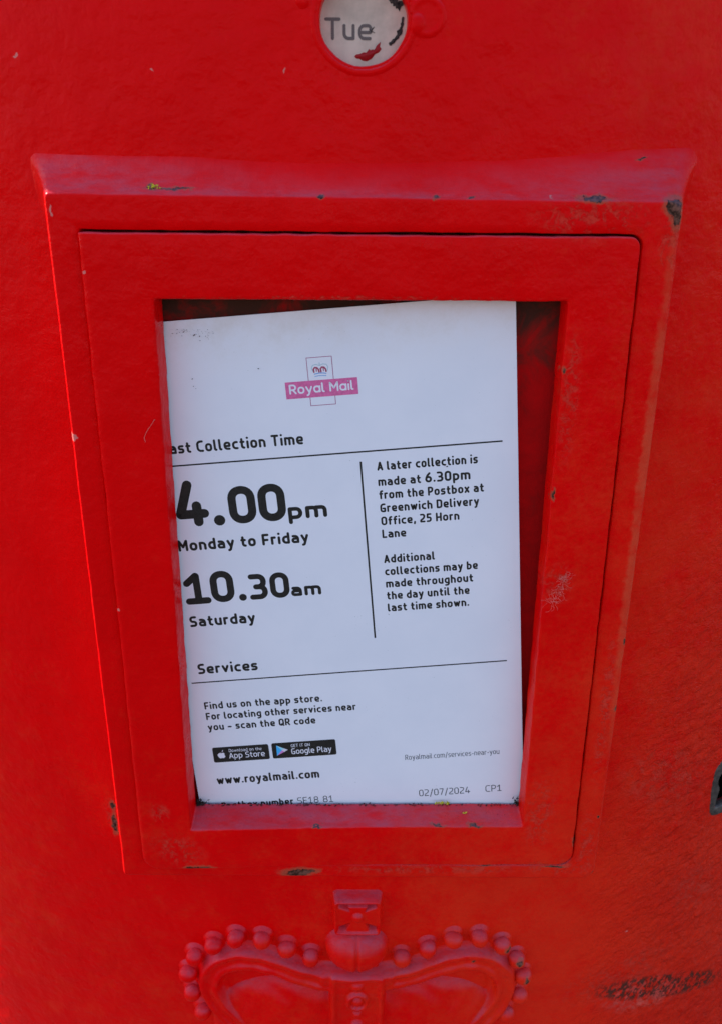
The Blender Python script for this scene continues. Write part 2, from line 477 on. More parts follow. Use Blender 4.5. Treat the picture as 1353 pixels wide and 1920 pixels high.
def build_panel():
    def py(x, z):                       # the panel stands a little proud at its lower left
        L = sm((20 - x)/126)
        return -.35 - L*(1.25 + 1.5*sm((60 - z)/200)) + .25*n3(x*.001, 0, z*.001, 24, 8)
    R_ = [1.0, 4.0, 7.5, 7.5]
    def o(d, amt=.32): return [wob2(p, amt, 120, 21) for p in outline(inset(PO, (d*4.6, d, d, d)), [max(.2, r+d) for r in R_])]
    def i(d, back=0.0, amt=.28):
        dd = (-d - back*.7, -d - back*.6, -d - back*4.6, -d - back*.8)
        return [wob2(p, amt, 150, 31) for p in outline(inset(OP, dd), [max(.3, 1.3)]*4)]
    rings = [(o(0), 10.0), (o(0), 3.0), (o(0), lambda x, z: py(x, z)+1.3), (o(-.09), lambda x, z: py(x, z)+.75), (o(-.22), lambda x, z: py(x, z)+.3), (o(-.42), lambda x, z: py(x, z)+.07), (o(-.7), py)]
    A, B = o(-.7), i(-1.1)
    for t in (.2, .4, .6, .8): rings.append((lerp_pts(A, B, t), py))
    rings += [(B, py), (i(-.55), lambda x, z: py(x, z)+.12), (i(-.15), lambda x, z: py(x, z)+.45), (i(0), lambda x, z: py(x, z)+1.0)]
    for s in (.2, .4, .6, .8, 1.0):
        rings.append((i(0, s), lambda x, z, s=s: (py(x, z)+1.0)*(1-s) + 10.4*s))
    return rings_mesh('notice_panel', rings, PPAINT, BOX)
build_panel()

# recess behind the panel: back plate and its walls
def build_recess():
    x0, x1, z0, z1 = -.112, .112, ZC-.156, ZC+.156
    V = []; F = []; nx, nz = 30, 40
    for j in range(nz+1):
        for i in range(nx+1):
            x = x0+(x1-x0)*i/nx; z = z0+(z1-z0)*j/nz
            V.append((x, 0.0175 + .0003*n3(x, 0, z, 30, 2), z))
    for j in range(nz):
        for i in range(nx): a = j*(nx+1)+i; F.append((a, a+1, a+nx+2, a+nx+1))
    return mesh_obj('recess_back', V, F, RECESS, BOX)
build_recess()

# ------------------------------------------------------------------ crown emblem in relief
def seg_dist(X, Z, pts):
    D = np.full(X.shape, 1e9)
    for (ax, az), (bx, bz) in zip(pts[:-1], pts[1:]):
        dx, dz = bx-ax, bz-az
        t = np.clip(((X-ax)*dx + (Z-az)*dz)/(dx*dx+dz*dz), 0, 1)
        D = np.minimum(D, np.hypot(X-ax-t*dx, Z-az-t*dz))
    return D

def spline(pts, n=10):
    P = [pts[0]] + list(pts) + [pts[-1]]; out = []
    for k in range(1, len(P)-2):
        p0, p1, p2, p3 = [np.array(P[k+q], float) for q in (-1, 0, 1, 2)]
        for s in range(n):
            t = s/n
            out.append(tuple(.5*((2*p1) + (-p0+p2)*t + (2*p0-5*p1+4*p2-p3)*t*t + (-p0+3*p1-3*p2+p3)*t**3)))
    return out + [tuple(pts[-1])]

def smax(*hs, k=.7):
    return k*np.log(sum(np.exp(np.clip(h/k, -30, 60)) for h in hs))

def nstep(t): t = np.clip(t, 0, 1); return t*t*(3-2*t)

def box_d(X, Z, cx, cz, hx, hz, r):
    qx = np.abs(X-cx)-hx+r; qz = np.abs(Z-cz)-hz+r
    return np.hypot(np.maximum(qx, 0), np.maximum(qz, 0)) + np.minimum(np.maximum(qx, qz), 0) - r

def relief(name, x0, x1, z0, z1, step, fun, parent, mat=PAINT, gain=1.3):
    nx = int((x1-x0)/step)+1; nz = int((z1-z0)/step)+1
    X, Z = np.meshgrid(np.linspace(x0, x1, nx), np.linspace(z0, z1, nz))
    H = fun(X, Z)
    if gain != 1: H = np.where(H > .3, .3 + (H-.3)*gain, H)
    BYv = EY + EB*(1-np.sqrt(1-np.minimum(np.abs(X/1000), EA)**2/EA**2))
    V = np.stack([X/1000, BYv - H/1000 + .0007, ZC + Z/1000], -1).reshape(-1, 3)
    keep = np.maximum.reduce([H[:-1, :-1], H[1:, :-1], H[:-1, 1:], H[1:, 1:]]) > .05
    ii, jj = np.nonzero(keep); a = ii*nx + jj
    F = np.stack([a, a+1, a+nx+1, a+nx], -1)
    used = np.unique(F); rm = np.full(len(V), -1); rm[used] = np.arange(len(used))
    return mesh_obj(name, V[used].tolist(), rm[F].tolist(), mat, parent)

AL = spline([(-8, -232), (-20, -230.5), (-33, -226.5), (-48.6, -220.8), (-63.5, -220.2), (-75.5, -227.5), (-80.3, -240.7), (-75.5, -254.7), (-64, -269), (-54, -279)])
AR = spline([(8, -232), (20, -230), (33.3, -226.3), (48.6, -220.6), (62.8, -220.2), (74.4, -227.2), (80.4, -239.8), (76.7, -255.2), (65.3, -269), (55, -279)])
BEADS = [(-24.5, -216.0), (-37.0, -210.7), (-50.1, -205.8), (-64.0, -206.3), (-76.4, -212.7), (-87.3, -222.6), (-91.6, -235.3), (-90.1, -248.8), (-84.8, -261.9),
         (23.5, -216.4), (37.0, -210.7), (50.4, -205.5), (64.3, -206.0), (77.0, -212.8), (86.0, -223.9), (90.2, -236.8), (89.1, -250.9), (82.2, -263.1)]

def crown_h(X, Z):
    dl = np.minimum(seg_dist(X, Z, AL), seg_dist(X, Z, AR))
    band = 7.0*nstep((7.6-dl)/3.0) - .8*nstep((3.0-dl)/2.4)
    skirt = 2.4*nstep((11.5-dl)/5)
    cap = np.zeros_like(X)
    for s in (-1, 1):
        q = ((X - s*39)/41)**2 + ((Z + 272)/38.5)**2
        cap = np.maximum(cap, 7.5*np.sqrt(np.clip(1-q, 0, 1))**.8)
    boss = 9.0*nstep((-box_d(X, Z, 0, -244, 15.2, 21, 3.0)+.8)/2.6)
    sh = 7.0*nstep((-box_d(X, Z, 0, -228.5, 21, 5.5, 4)+1.0)/3.4)
    pan = -1.6*nstep((-box_d(X, Z, 0, -244, 11.5, 17, 2.5)+.5)/1.6)
    h = smax(band, skirt, cap, boss + pan, sh, np.zeros_like(X)) - .7*math.log(6) + .02
    def bump(cx, cz, r, a): return a*np.sqrt(np.clip(1-((X-cx)**2+(Z-cz)**2)/r**2, 0, 1))
    ring = 1.8*nstep((1.6-np.abs(np.hypot(X, Z+242)-5.0))/1.2)
    h = h + ring + bump(0, -242, 3.2, 1.8) + bump(0, -251.5, 2.5, 1.8) + bump(0, -259.5, 3.4, 2) + bump(0, -231.5, 3.4, 1.5)
    # cross heads standing on the circlet at the lower edge
    for cx in (-36, 38):
        h = h + 3.2*nstep((4.2-np.hypot((X-cx)*1.1, (Z+267)*.7))/3) + 2.2*nstep((5-np.hypot((X-cx)*.55, Z+275))/3)
    # circlet with its rims
    zc = -296 + (X/75)**2*6
    circ = np.where(np.abs(X) < 66, 6*nstep((12-np.abs(Z-zc))/3), 0) - np.where(np.abs(X) < 66, 1.5*nstep((7.5-np.abs(Z-zc))/1.5), 0)
    h = np.maximum(h, circ)
    for bx, bz in BEADS:
        h = np.maximum(h, 2.2*nstep((7.0-np.hypot(X-bx, Z-bz))/3.4))
    wv = .3*np.sin(X*.31+Z*.13+np.sin(Z*.21))*np.sin(Z*.27-X*.09+np.sin(X*.17))
    return np.where(h > .3, h + wv*np.clip(h, 0, 1), h)

CROWN = relief('crown_emblem', -102, 102, -310, -196, .8, crown_h, BOX)

def orb_h(X, Z):
    q = ((X+.4)/16.6)**2 + ((Z+209.2)/13.0)**2
    h = 11.5*np.sqrt(np.clip(1-q, 0, 1))**.85
    h = np.where(h > 0, h - .9*np.exp(-((X+.4)/.9)**2) + .25*np.exp(-((np.abs(X+.4)-2.2)/1.0)**2), h)
    base = 3.2*nstep((-box_d(X, Z, 0, -221.5, 12, 2.4, 2)+.5)/1.6)
    return smax(h, base, np.zeros_like(X), k=.4) - .4*math.log(3) + .02
relief('orb', -20, 20, -228, -193, .5, orb_h, CROWN)

def cross_h(X, Z):
    x, z = X, Z+185.0
    body = 5.5*nstep((-box_d(X, Z, 0, -185, 12.8, 11.8, 3.0)+.6)/2.0)
    arm = np.minimum(np.abs(x), np.abs(z)) - (1.9 + .42*np.maximum(np.abs(x), np.abs(z)))
    notch = -3.6*nstep((arm)/1.6)
    inner = nstep((-box_d(X, Z, 0, -185, 10.3, 9.2, 1.5))/1.5)
    rim = 1.0*nstep((1.4-np.abs(box_d(X, Z, 0, -185, 11.3, 10.4, 2.0)))/1.2)
    top = -3.2*nstep((-box_d(X, Z, 0, -176.8, 8.5, 1.3, .6)+.3)/.9)
    c = 1.6*np.sqrt(np.clip(1-(x**2+z**2)/9, 0, 1))
    return body + notch*inner*(body > 1) + rim*(body > 1.5) + top*(body > 1) + c
relief('cross', -15.5, 15.5, -199.5, -171, .45, cross_h, CROWN)

def pearls():
    bm = bmesh.new(); bmesh.ops.create_uvsphere(bm, u_segments=24, v_segments=16, radius=.0048)
    for v in bm.verts:
        v.co *= 1 + .05*n3(v.co.x, v.co.y, v.co.z, 300, 3)
    me = bpy.data.meshes.new('pearl'); bm.to_mesh(me); bm.free()
    me.polygons.foreach_set('use_smooth', [True]*len(me.polygons))
    # the paint reads object coordinates, so each pearl gets its own baked copy of the mesh at its place
    for k, (x, z) in enumerate(BEADS):
        m = me.copy(); c = Vector((x/1000, by(x/1000) - .0034, ZC + z/1000))
        sx = random.uniform(.93, 1.05)
        m.transform(Matrix.Translation(c) @ Matrix.Rotation(k*1.3, 4, 'Y') @ Matrix.Diagonal((sx, .95, 1/sx, 1)))
        m.materials.append(PAINT)
        o = bpy.data.objects.new('pearl', m); COL.objects.link(o); o.parent = CROWN
    bpy.data.meshes.remove(me)
pearls()

# paint runs beside the day window
def run_h(X, Z):
    h = .8*nstep((7.5-np.hypot((X-22.5)*.95, (Z-223.5)*1.0))/2.2) - .45*nstep((5.8-np.hypot((X-23)*.95, (Z-223.5)))/2.0)
    g = 1.5*np.sqrt(np.clip(1-((X-19.5)**2/9+(Z-221.2)**2/12), 0, 1))
    m = .9*nstep((3.6-np.hypot((X+21), (Z-229)*.8))/2)
    e = .5*nstep((1.8-np.abs(np.hypot(X-.5, (Z-222.6)*1.04)-17.9))/1.5)
    out = np.maximum.reduce([h, g, m, e]) + .55
    hole = np.hypot((X-.5)/16.6, (Z-222.6)/15.9) < 1
    return np.where(hole, -1, out - .25*(out < .7))
relief('paint_run', -28, 34, 200, 246, .5, run_h, BOX, gain=1)

# ------------------------------------------------------------------ keyhole plate
def build_keyhole():
    cx, cz = KEY[0]/1000, KEY[1]/1000
    y = by(cx); sl_ = EB/EA**2*cx/math.sqrt(1-cx*cx/EA**2); a = math.atan(sl_)
    u = Vector((math.cos(a), math.sin(a), 0)); nrm = Vector((math.sin(a), -math.cos(a), 0)); up = Vector((0, 0, 1))
    c0 = Vector((cx, y, ZC+cz))
    N = 64
    def pl(t):
        r = [(11.6, 9), (9, 17), (-2, 20), (-9, 16.5), (-12.4, 10), (-11.8, -6), (-9.5, -17.5), (0, -18.5), (9, -17), (12, -6)]
        return r
    P = pl(0); dense = []
    per = spline([(*P[k],) for k in list(range(len(P)))+[0]], 8)[:-1]
    outer = [Vector((p[0]*.001*(1+.05*noise.noise(Vector((k*.9, 0, 0)))), 0, p[1]*.001)) for k, p in enumerate(per)]
    N = len(outer)
    def hole(ang):
        # keyhole outline by direction: round head above a flared slot
        d = Vector((math.cos(ang), math.sin(ang))); best = 0
        for s in range(1, 200):
            q = d*s*.1; x, z = q.x, q.y
            ins = ((x+1.2)**2 + (z-4)**2 < 7.4**2) or (-13.5 < z < 4 and abs(x+1.4) < 5.2 + max(0, -z)*.12)
            if ins: best = s*.1
        return Vector((d.x*best*.001, 0, d.y*best*.001))
    ang = [math.atan2(p.z, p.x) for p in outer]
    inn = [hole(t) for t in ang]
    V = []; F = []
    def ring(pts, h):
        s = len(V)
        for p in pts: V.append(c0 + u*p.x + up*p.z + nrm*h)
        return s
    rr = [ring([p*1.06 for p in outer], -.0008), ring(outer, .0003), ring([p*.93 for p in outer], .0005), ring([a_*.5+b_*.5 for a_, b_ in zip(outer, inn)], .00045), ring([p*1.08 for p in inn], .0004), ring(inn, -.0001), ring(inn, -.004)]
    for q in range(len(rr)-1):
        for k in range(N): F.append((rr[q]+k, rr[q]+(k+1) % N, rr[q+1]+(k+1) % N, rr[q+1]+k))
    pt_ = mesh_obj('keyhole_plate', V, F, IRON, BOX)
    V = []; F = []
    s0 = ring([p*1.5 for p in inn], -.004); s1 = ring([p*1.5 for p in inn], -.03)
    for k in range(N): F.append((s0+k, s0+(k+1) % N, s1+(k+1) % N, s1+k))
    F.append(tuple(range(s1, s1+N)))
    mesh_obj('lock_cavity', V, F, BLACK, pt_, smooth=False)
build_keyhole()

# ------------------------------------------------------------------ stroke lettering
G = {}
def g(ch, wd, *st): G[ch] = (wd, st)
# each stroke: (closed, default radius, [(x, y[, r])...]); x-height 7.2, capitals 10, descender -2.8
g('a', 4.9, (0, 2.4, [(.5, 7.2), (4.9, 7.2), (4.9, 0, 0)]), (0, 1.9, [(4.9, 4.1), (0, 4.1), (0, 0), (4.9, 0)]))
g('@', 5.2, (1, 2.5, [(0, 0), (0, 7.2), (5.2, 7.2), (5.2, 0)]), (0, 0, [(5.2, 7.2), (5.2, 0)]))
g('b', 5.0, (0, 0, [(0, 10), (0, 0)]), (0, 2.5, [(0, 7.2, 0), (5, 7.2), (5, 0), (0, 0, 0)]))
g('c', 4.2, (0, 2.4, [(4.2, 7.2), (0, 7.2), (0, 0), (4.2, 0)]))
g('d', 5.0, (0, 0, [(5, 10), (5, 0)]), (0, 2.5, [(5, 7.2, 0), (0, 7.2), (0, 0), (5, 0, 0)]))
g('e', 5.0, (0, 2.4, [(.2, 3.4, 0), (5, 3.4, .4), (5, 7.2), (0, 7.2), (0, 0), (4.7, 0)]))
g('f', 3.0, (0, 2.0, [(3.4, 10), (1.1, 10), (1.1, 0)]), (0, 0, [(0, 6.9), (3.0, 6.9)]))
g('g', 5.0, (0, 2.5, [(5, 7.2, 0), (0, 7.2), (0, 0), (5, 0, 0)]), (0, 2.2, [(5, 7.2, 0), (5, -2.8), (.7, -2.8)]))
g('h', 4.8, (0, 0, [(0, 10), (0, 0)]), (0, 2.4, [(0, 7.2, 0), (4.8, 7.2), (4.8, 0)]))
g('i', 0.0, (0, 0, [(0, 6.9), (0, 0)]), (0, 0, [(0, 10.2), (0, 10.21)]))
g('l', 1.3, (0, 1.5, [(0, 10), (0, 0), (1.3, 0)]))
g('m', 8.6, (0, 0, [(0, 7.2), (0, 0)]), (0, 2.0, [(0, 7.2, 0), (4.3, 7.2), (4.3, 0)]), (0, 2.0, [(4.3, 7.2, 0), (8.6, 7.2), (8.6, 0)]))
g('n', 4.8, (0, 0, [(0, 7.2), (0, 0)]), (0, 2.4, [(0, 7.2, 0), (4.8, 7.2), (4.8, 0)]))
g('o', 5.0, (1, 2.5, [(0, 0), (0, 7.2), (5, 7.2), (5, 0)]))
g('p', 5.0, (0, 0, [(0, 7.2), (0, -2.8)]), (0, 2.5, [(0, 7.2, 0), (5, 7.2), (5, 0), (0, 0, 0)]))
g('r', 2.7, (0, 0, [(0, 7.2), (0, 0)]), (0, 2.0, [(0, 5.4, 0), (0, 7.2), (2.7, 7.2)]))
g('s', 4.2, (0, 1.8, [(4.0, 7.2), (0, 7.2), (0, 3.7), (4.2, 3.7), (4.2, 0), (0, 0)]))
g('t', 3.2, (0, 1.9, [(1.1, 9.3), (1.1, 0), (3.2, 0)]), (0, 0, [(0, 6.9), (3.0, 6.9)]))
g('u', 4.8, (0, 2.4, [(0, 7.2), (0, 0), (4.8, 0, 0)]), (0, 0, [(4.8, 7.2), (4.8, 0)]))
g('v', 4.8, (0, .3, [(0, 7.2), (2.4, 0), (4.8, 7.2)]))
g('w', 7.4, (0, .3, [(0, 7.2), (1.9, 0), (3.7, 6.4), (5.5, 0), (7.4, 7.2)]))
g('x', 4.6, (0, 0, [(0, 7.2), (4.6, 0)]), (0, 0, [(4.6, 7.2), (0, 0)]))
g('y', 4.9, (0, .3, [(0, 7.2), (2.5, .6)]), (0, 1.2, [(4.9, 7.2), (1.7, -2.8), (.6, -2.8)]))
g('j', 0.2, (0, 1, [(0, 7.2), (0, -2.8), (-1, -2.8)]))
g('A', 6.0, (0, .5, [(0, 0), (3.0, 10), (6.0, 0)]), (0, 0, [(1.0, 2.8), (5.0, 2.8)]))
g('C', 5.2, (0, 2.8, [(5.2, 10), (0, 10), (0, 0), (5.2, 0)]))
g('D', 5.8, (1, 2.8, [(0, 0, .2), (0, 10, .2), (5.8, 10), (5.8, 0)]))
g('E', 4.6, (0, .2, [(4.6, 10), (0, 10), (0, 0), (4.6, 0)]), (0, 0, [(0, 5.2), (4.0, 5.2)]))
g('F', 4.4, (0, .2, [(4.4, 10), (0, 10), (0, 0)]), (0, 0, [(0, 5.0), (3.9, 5.0)]))
g('G', 5.6, (0, 2.8, [(5.3, 10), (0, 10), (0, 0), (5.6, 0, .5), (5.6, 4.6, .2), (3.2, 4.6)]))
g('H', 5.8, (0, 0, [(0, 10), (0, 0)]), (0, 0, [(5.8, 10), (5.8, 0)]), (0, 0, [(0, 5.2), (5.8, 5.2)]))
g('I', 0.0, (0, 0, [(0, 10), (0, 0)]))
g('L', 4.2, (0, .2, [(0, 10), (0, 0), (4.2, 0)]))
g('M', 7.0, (0, .2, [(0, 0), (0, 10), (3.5, 3.6), (7.0, 10), (7.0, 0)]))
g('N', 5.8, (0, .2, [(0, 0), (0, 10), (5.8, 0), (5.8, 10)]))
g('O', 5.8, (1, 2.9, [(0, 0), (0, 10), (5.8, 10), (5.8, 0)]))
g('P', 5.2, (0, 2.5, [(0, 0), (0, 10, .2), (5.2, 10), (5.2, 4.4), (0, 4.4)]))
g('Q', 5.8, (1, 2.9, [(0, 0), (0, 10), (5.8, 10), (5.8, 0)]), (0, 0, [(3.4, 2.2), (6.2, -.5)]))
g('R', 5.4, (0, 2.4, [(0, 0), (0, 10, .2), (5.2, 10), (5.2, 4.6), (0, 4.6)]), (0, 0, [(2.6, 4.6), (5.4, 0)]))
g('S', 5.0, (0, 2.3, [(4.7, 10), (0, 10), (0, 5.3), (5.0, 5.3), (5.0, 0), (0, 0)]))
g('T', 5.8, (0, 0, [(0, 10), (5.8, 10)]), (0, 0, [(2.9, 10), (2.9, 0)]))
g('0', 5.2, (1, 2.6, [(0, 0), (0, 10), (5.2, 10), (5.2, 0)]))
g('1', 4.6, (0, .2, [(0, 7.7), (2.4, 10), (2.4, 0)]), (0, 0, [(0, 0), (4.6, 0)]))
g('2', 5.0, (0, 2.4, [(.1, 10), (4.9, 10), (4.9, 6.0), (0, 2.2, 1.0), (0, 0, .2), (5.0, 0)]))
g('3', 5.0, (0, 2.3, [(.1, 10), (4.7, 10), (4.7, 5.5, 2.1), (1.7, 5.5)]), (0, 2.3, [(1.7, 5.5), (5.0, 5.5), (5.0, 0), (0, 0)]))
g('4', 6.0, (0, .2, [(2.7, 10), (0, 2.4), (6.0, 2.4)]), (0, 0, [(4.3, 4.8), (4.3, 0)]))
g('5', 4.9, (0, 2.4, [(4.7, 10), (.5, 10, .2), (.3, 5.9, .2), (4.9, 5.9), (4.9, 0), (0, 0)]))
g('6', 5.2, (1, 2.5, [(0, 0), (0, 6.0), (5.2, 6.0), (5.2, 0)]), (0, 3.0, [(3.9, 10), (0, 6.5), (0, 2.5)]))
g('7', 4.9, (0, .3, [(0, 10), (4.9, 10), (1.7, 0)]))
g('8', 5.2, (1, 2.3, [(.3, 5.4), (.3, 10), (4.9, 10), (4.9, 5.4)]), (1, 2.5, [(0, 0), (0, 5.4), (5.2, 5.4), (5.2, 0)]))
g('.', 0.0, (0, 0, [(0, .3), (0, .31)]))
g(',', 0.4, (0, 0, [(.4, .6), (0, -1.4)]))
g('/', 3.4, (0, 0, [(0, -1.6), (3.4, 10.4)]))
g('-', 3.0, (0, 0, [(0, 3.8), (3.0, 3.8)]))
g('–', 4.0, (0, 0, [(0, 3.8), (4.0, 3.8)]))

def ymap(y, w_):
    h = w_/2
    xs_ = (-2.8, 0, 7.2, 10); ys = (-2.8+h, h, 7.2-h, 10-h)
    if y <= 0: return (-2.8+h) + (y+2.8)/2.8*(h-(-2.8+h)) if y >= -2.8 else y+h
    if y <= 7.2: return h + y/7.2*(7.2-2*h)
    if y <= 10: return 7.2-h + (y-7.2)/2.8*2.8
    return y-h

def round_path(P, closed, rd):
    pts = [Vector((p[0], p[1])) for p in P]; rs = [p[2] if len(p) > 2 else rd for p in P]
    n = len(pts); out = []
    for k in range(n):
        if not closed and k in (0, n-1): out.append(pts[k]); continue
        p, a, b = pts[k], pts[k-1], pts[(k+1) % n]
        la, lb = (a-p).length, (b-p).length
        ka = la*(1.0 if (not closed and k-1 == 0) else .5); kb = lb*(1.0 if (not closed and k+1 == n-1) else .5)
        r = min(rs[k], ka, kb)
        if r < .05: out.append(p); continue
        s = p + (a-p).normalized()*r; e = p + (b-p).normalized()*r
        c1 = s + (p-s)*.60; c2 = e + (p-e)*.60
        for q in range(9):
            t = q/8; o = (1-t)**3*s + 3*(1-t)**2*t*c1 + 3*(1-t)*t*t*c2 + t**3*e
            if not out or (o-out[-1]).length > 1e-4: out.append(o)
    return out

class Ink:
    def __init__(s): s.V = []; s.F = []; s.step = 0
    def disc(s, p, r, z):
        b = len(s.V)
        for k in range(14): s.V.append((p.x+r*math.cos(k*math.pi/7), p.y+r*math.sin(k*math.pi/7), z))
        s.F.append(tuple(range(b, b+14)))
    def stroke(s, pts, closed, wd, caps=True):
        s.step += 1; z = (s.step % 4)*.004
        n = len(pts); h = wd/2; L = []; Rr = []
        for k in range(n):
            a = pts[k-1] if (closed or k > 0) else None
            b = pts[(k+1) % n] if (closed or k < n-1) else None
            d1 = (pts[k]-a).normalized() if a is not None and (pts[k]-a).length > 1e-6 else None
            d2 = (b-pts[k]).normalized() if b is not None and (b-pts[k]).length > 1e-6 else None
            if d1 is None: d1 = d2 or Vector((1, 0))
            if d2 is None: d2 = d1
            t = d1 + d2
            if t.length < 1e-4: t = d2
            t.normalize(); nr = Vector((-t.y, t.x)); m = h/max(.35, nr.dot(Vector((-d1.y, d1.x))))
            if d1.dot(d2) < .5: s.disc(pts[k], h, z+.002)
            if d1.dot(d2) < .2: m = min(m, h*1.3)
            L.append(pts[k]+nr*m); Rr.append(pts[k]-nr*m)
        b0 = len(s.V)
        for k in range(n): s.V.append((L[k].x, L[k].y, z)); s.V.append((Rr[k].x, Rr[k].y, z))
        for k in range(n if closed else n-1):
            q = (k+1) % n
            s.F.append((b0+2*k, b0+2*q, b0+2*q+1, b0+2*k+1))
        if not closed and caps:
            s.disc(pts[0], h, z+.001); s.disc(pts[-1], h, z+.001)
    def text(s, txt, x, y, width, cap, wt, gap=1.55, space=2.9):
        k = cap/10.0; W = 0; n = 0; fixed = 0
        for ch in txt:
            if ch == ' ': W += space; continue
            W += G[ch][0]; n += 1
        fixed = n*wt; W += gap*(len(txt)-1)
        sx = (width/k - fixed)/W if width else 1.0
        cx = 0
        for ch in txt:
            if ch == ' ': cx += (space+gap)*sx; continue
            wd, st = G[ch]
            for closed, rd, P in st:
                pp = [(p[0]*sx, ymap(p[1], wt)) + ((p[2],) if len(p) > 2 else ()) for p in P]
                pts = round_path(pp, closed, rd)
                s.stroke([Vector((x + (cx + wt/2 + q.x)*k, y + q.y*k)) for q in pts], closed, wt*k)
            cx += wd*sx + wt + gap*sx
    def glyph(s, ch, x0, x1, y0, y1, wt):
        # one character fitted to a box, weight in mm
        wd, st = G[ch]; H = y1-y0; k = H/10
        sx = ((x1-x0)/k - wt/k)/max(wd, .01)
        for closed, rd, P in st:
            pp = [(p[0]*sx, ymap(p[1], wt/k)) + ((p[2]*sx,) if len(p) > 2 else ()) for p in P]
            pts = round_path(pp, closed, rd*sx)
            s.stroke([Vector((x0 + wt/2 + q.x*k, y0 + q.y*k)) for q in pts], closed, wt)
    def poly(s, pts, z=0.0):
        b = len(s.V)
        for p in pts: s.V.append((p[0], p[1], z))
        s.F.append(tuple(range(b, b+len(pts))))
    def build(s, name, mat, parent, z):
        V = [(v[0]/1000, v[1]/1000, PZ(v[0], v[1]) + z/1000 + v[2]/1000) for v in s.V]
        o = mesh_obj(name, V, s.F, mat, parent, smooth=False)
        return o

# ------------------------------------------------------------------ the collection notice (paper coordinates: mm, x right, y up, +z towards the viewer)
def PZ(x, y):       # gentle bow of the card, in metres
    return .0004*math.sin((y+30)*.013) - .00025*math.cos(x*.02)

NOTICE = empty('collection_notice', (-.080576, .0116, ZC+.115177))
NOTICE.rotation_euler = (rad(90), 0, 0)
NOTICE.rotation_euler = (Matrix.Rotation(-rad(4.8), 4, 'Y') @ Matrix.Rotation(rad(90), 4, 'X')).to_euler()
tag(NOTICE, 'white printed collection times notice slipped crooked inside the red frame', 'notice')

def build_sheet():
    V = []; F = []; nx, ny = 32, 50
    x0, x1, y0, y1 = -18.0, 142.6, -257.5, 0.0
    for j in range(ny+1):
        for i in range(nx+1):
            x = x0+(x1-x0)*i/nx; y = y0+(y1-y0)*j/ny
            xx = x + (y < -200)*0 - .55*sm((-y-60)/200)*(i == nx)*0
            V.append((xx/1000, y/1000, PZ(x, y)))
    n = len(V)
    for v in list(V): V.append((v[0], v[1], v[2]-.0006))
    for j in range(ny):
        for i in range(nx):
            a = j*(nx+1)+i; F.append((a, a+1, a+nx+2, a+nx+1)); F.append((n+a, n+a+nx+1, n+a+nx+2, n+a+1))
    rim = list(range(nx+1)) + [(j+1)*(nx+1)-1 for j in range(1, ny+1)] + [ny*(nx+1)+i for i in range(nx-1, -1, -1)] + [j*(nx+1) for j in range(ny-1, 0, -1)]
    for k in range(len(rim)):
        a, b = rim[k], rim[(k+1) % len(rim)]; F.append((a, n+a, n+b, b))
    return mesh_obj('sheet', V, F, PAPER, NOTICE, smooth=False)
build_sheet()

ZI = .03
def line_text(txt, x, y, width, cap, wt, mat=None, parent=None, z=ZI, name='text_line', **kw):
    k = Ink(); k.text(txt, x, y, width, cap, wt, **kw)
    return k.build(name, mat or INK, parent or NOTICE, z)

for t in [('ast Collection Time', -4.48, -55.5, 56.86, 5.1, 1.95), ('Monday to Friday', -7.72, -100.56, 57.87, 5.5, 2.1),
          ('Saturday', -8.17, -138.44, 30.06, 5.5, 2.1), ('Services', -8.06, -163.42, 28.04, 5.5, 2.05),
          ('A later collection is', 82.44, -69.75, 43.0, 4.1, 2.0), ('made at', 82.41, -76.78, 18.37, 4.1, 2.0),
          ('from the Postbox at', 82.41, -82.85, 45.24, 4.1, 2.0), ('Greenwich Delivery', 82.43, -88.98, 42.96, 4.1, 2.0),
          ('Office, 25 Horn', 82.45, -95.1, 34.17, 4.1, 2.0), ('Lane', 82.45, -101.2, 10.51, 4.1, 2.0),
          ('Additional', 82.4, -113.34, 22.59, 4.1, 2.0), ('collections may be', 82.4, -119.41, 41.5, 4.1, 2.0),
          ('made throughout', 82.41, -125.5, 39.24, 4.1, 2.0), ('the day until the', 82.43, -131.53, 37.39, 4.1, 2.0),
          ('last time shown.', 82.45, -137.6, 36.94, 4.1, 2.0),
          ('Find us on the app store.', -7.87, -182.86, 56.16, 4.0, 1.95), ('For locating other services near', -7.91, -188.8, 71.85, 4.0, 1.95),
          ('you – scan the QR code', -7.88, -194.85, 51.88, 4.0, 1.95), ('www.royalmail.com', -7.74, -226.32, 50.63, 5.0, 1.95),
          ('Postbox number', -7.42, -241.2, 35.96, 4.0, 2.0)]:
    line_text(*t)
k = Ink(); k.text('L', -10.0, -55.5, 0, 5.1, 1.95); k.build('text_line', INK, NOTICE, ZI)
line_text('6.30pm', 102.62, -76.75, 19.42, 4.6, 2.0)
line_text('pm', 42.44, -89.17, 16.99, 7.9, 2.25); line_text('am', 39.73, -126.52, 13.56, 6.6, 2.25)
for t in [('SE18 81', 30.53, -241.3, 17.84, 3.95, 1.0), ('Royalmail.com/services-near-you', 85.43, -219.24, 45.8, 3.0, 1.0),
          ('02/07/2024', 91.0, -241.38, 25.25, 3.9, 1.05), ('CP1', 123.87, -241.3, 7.95, 3.9, 1.05)]:
    line_text(*t, mat=INKL)
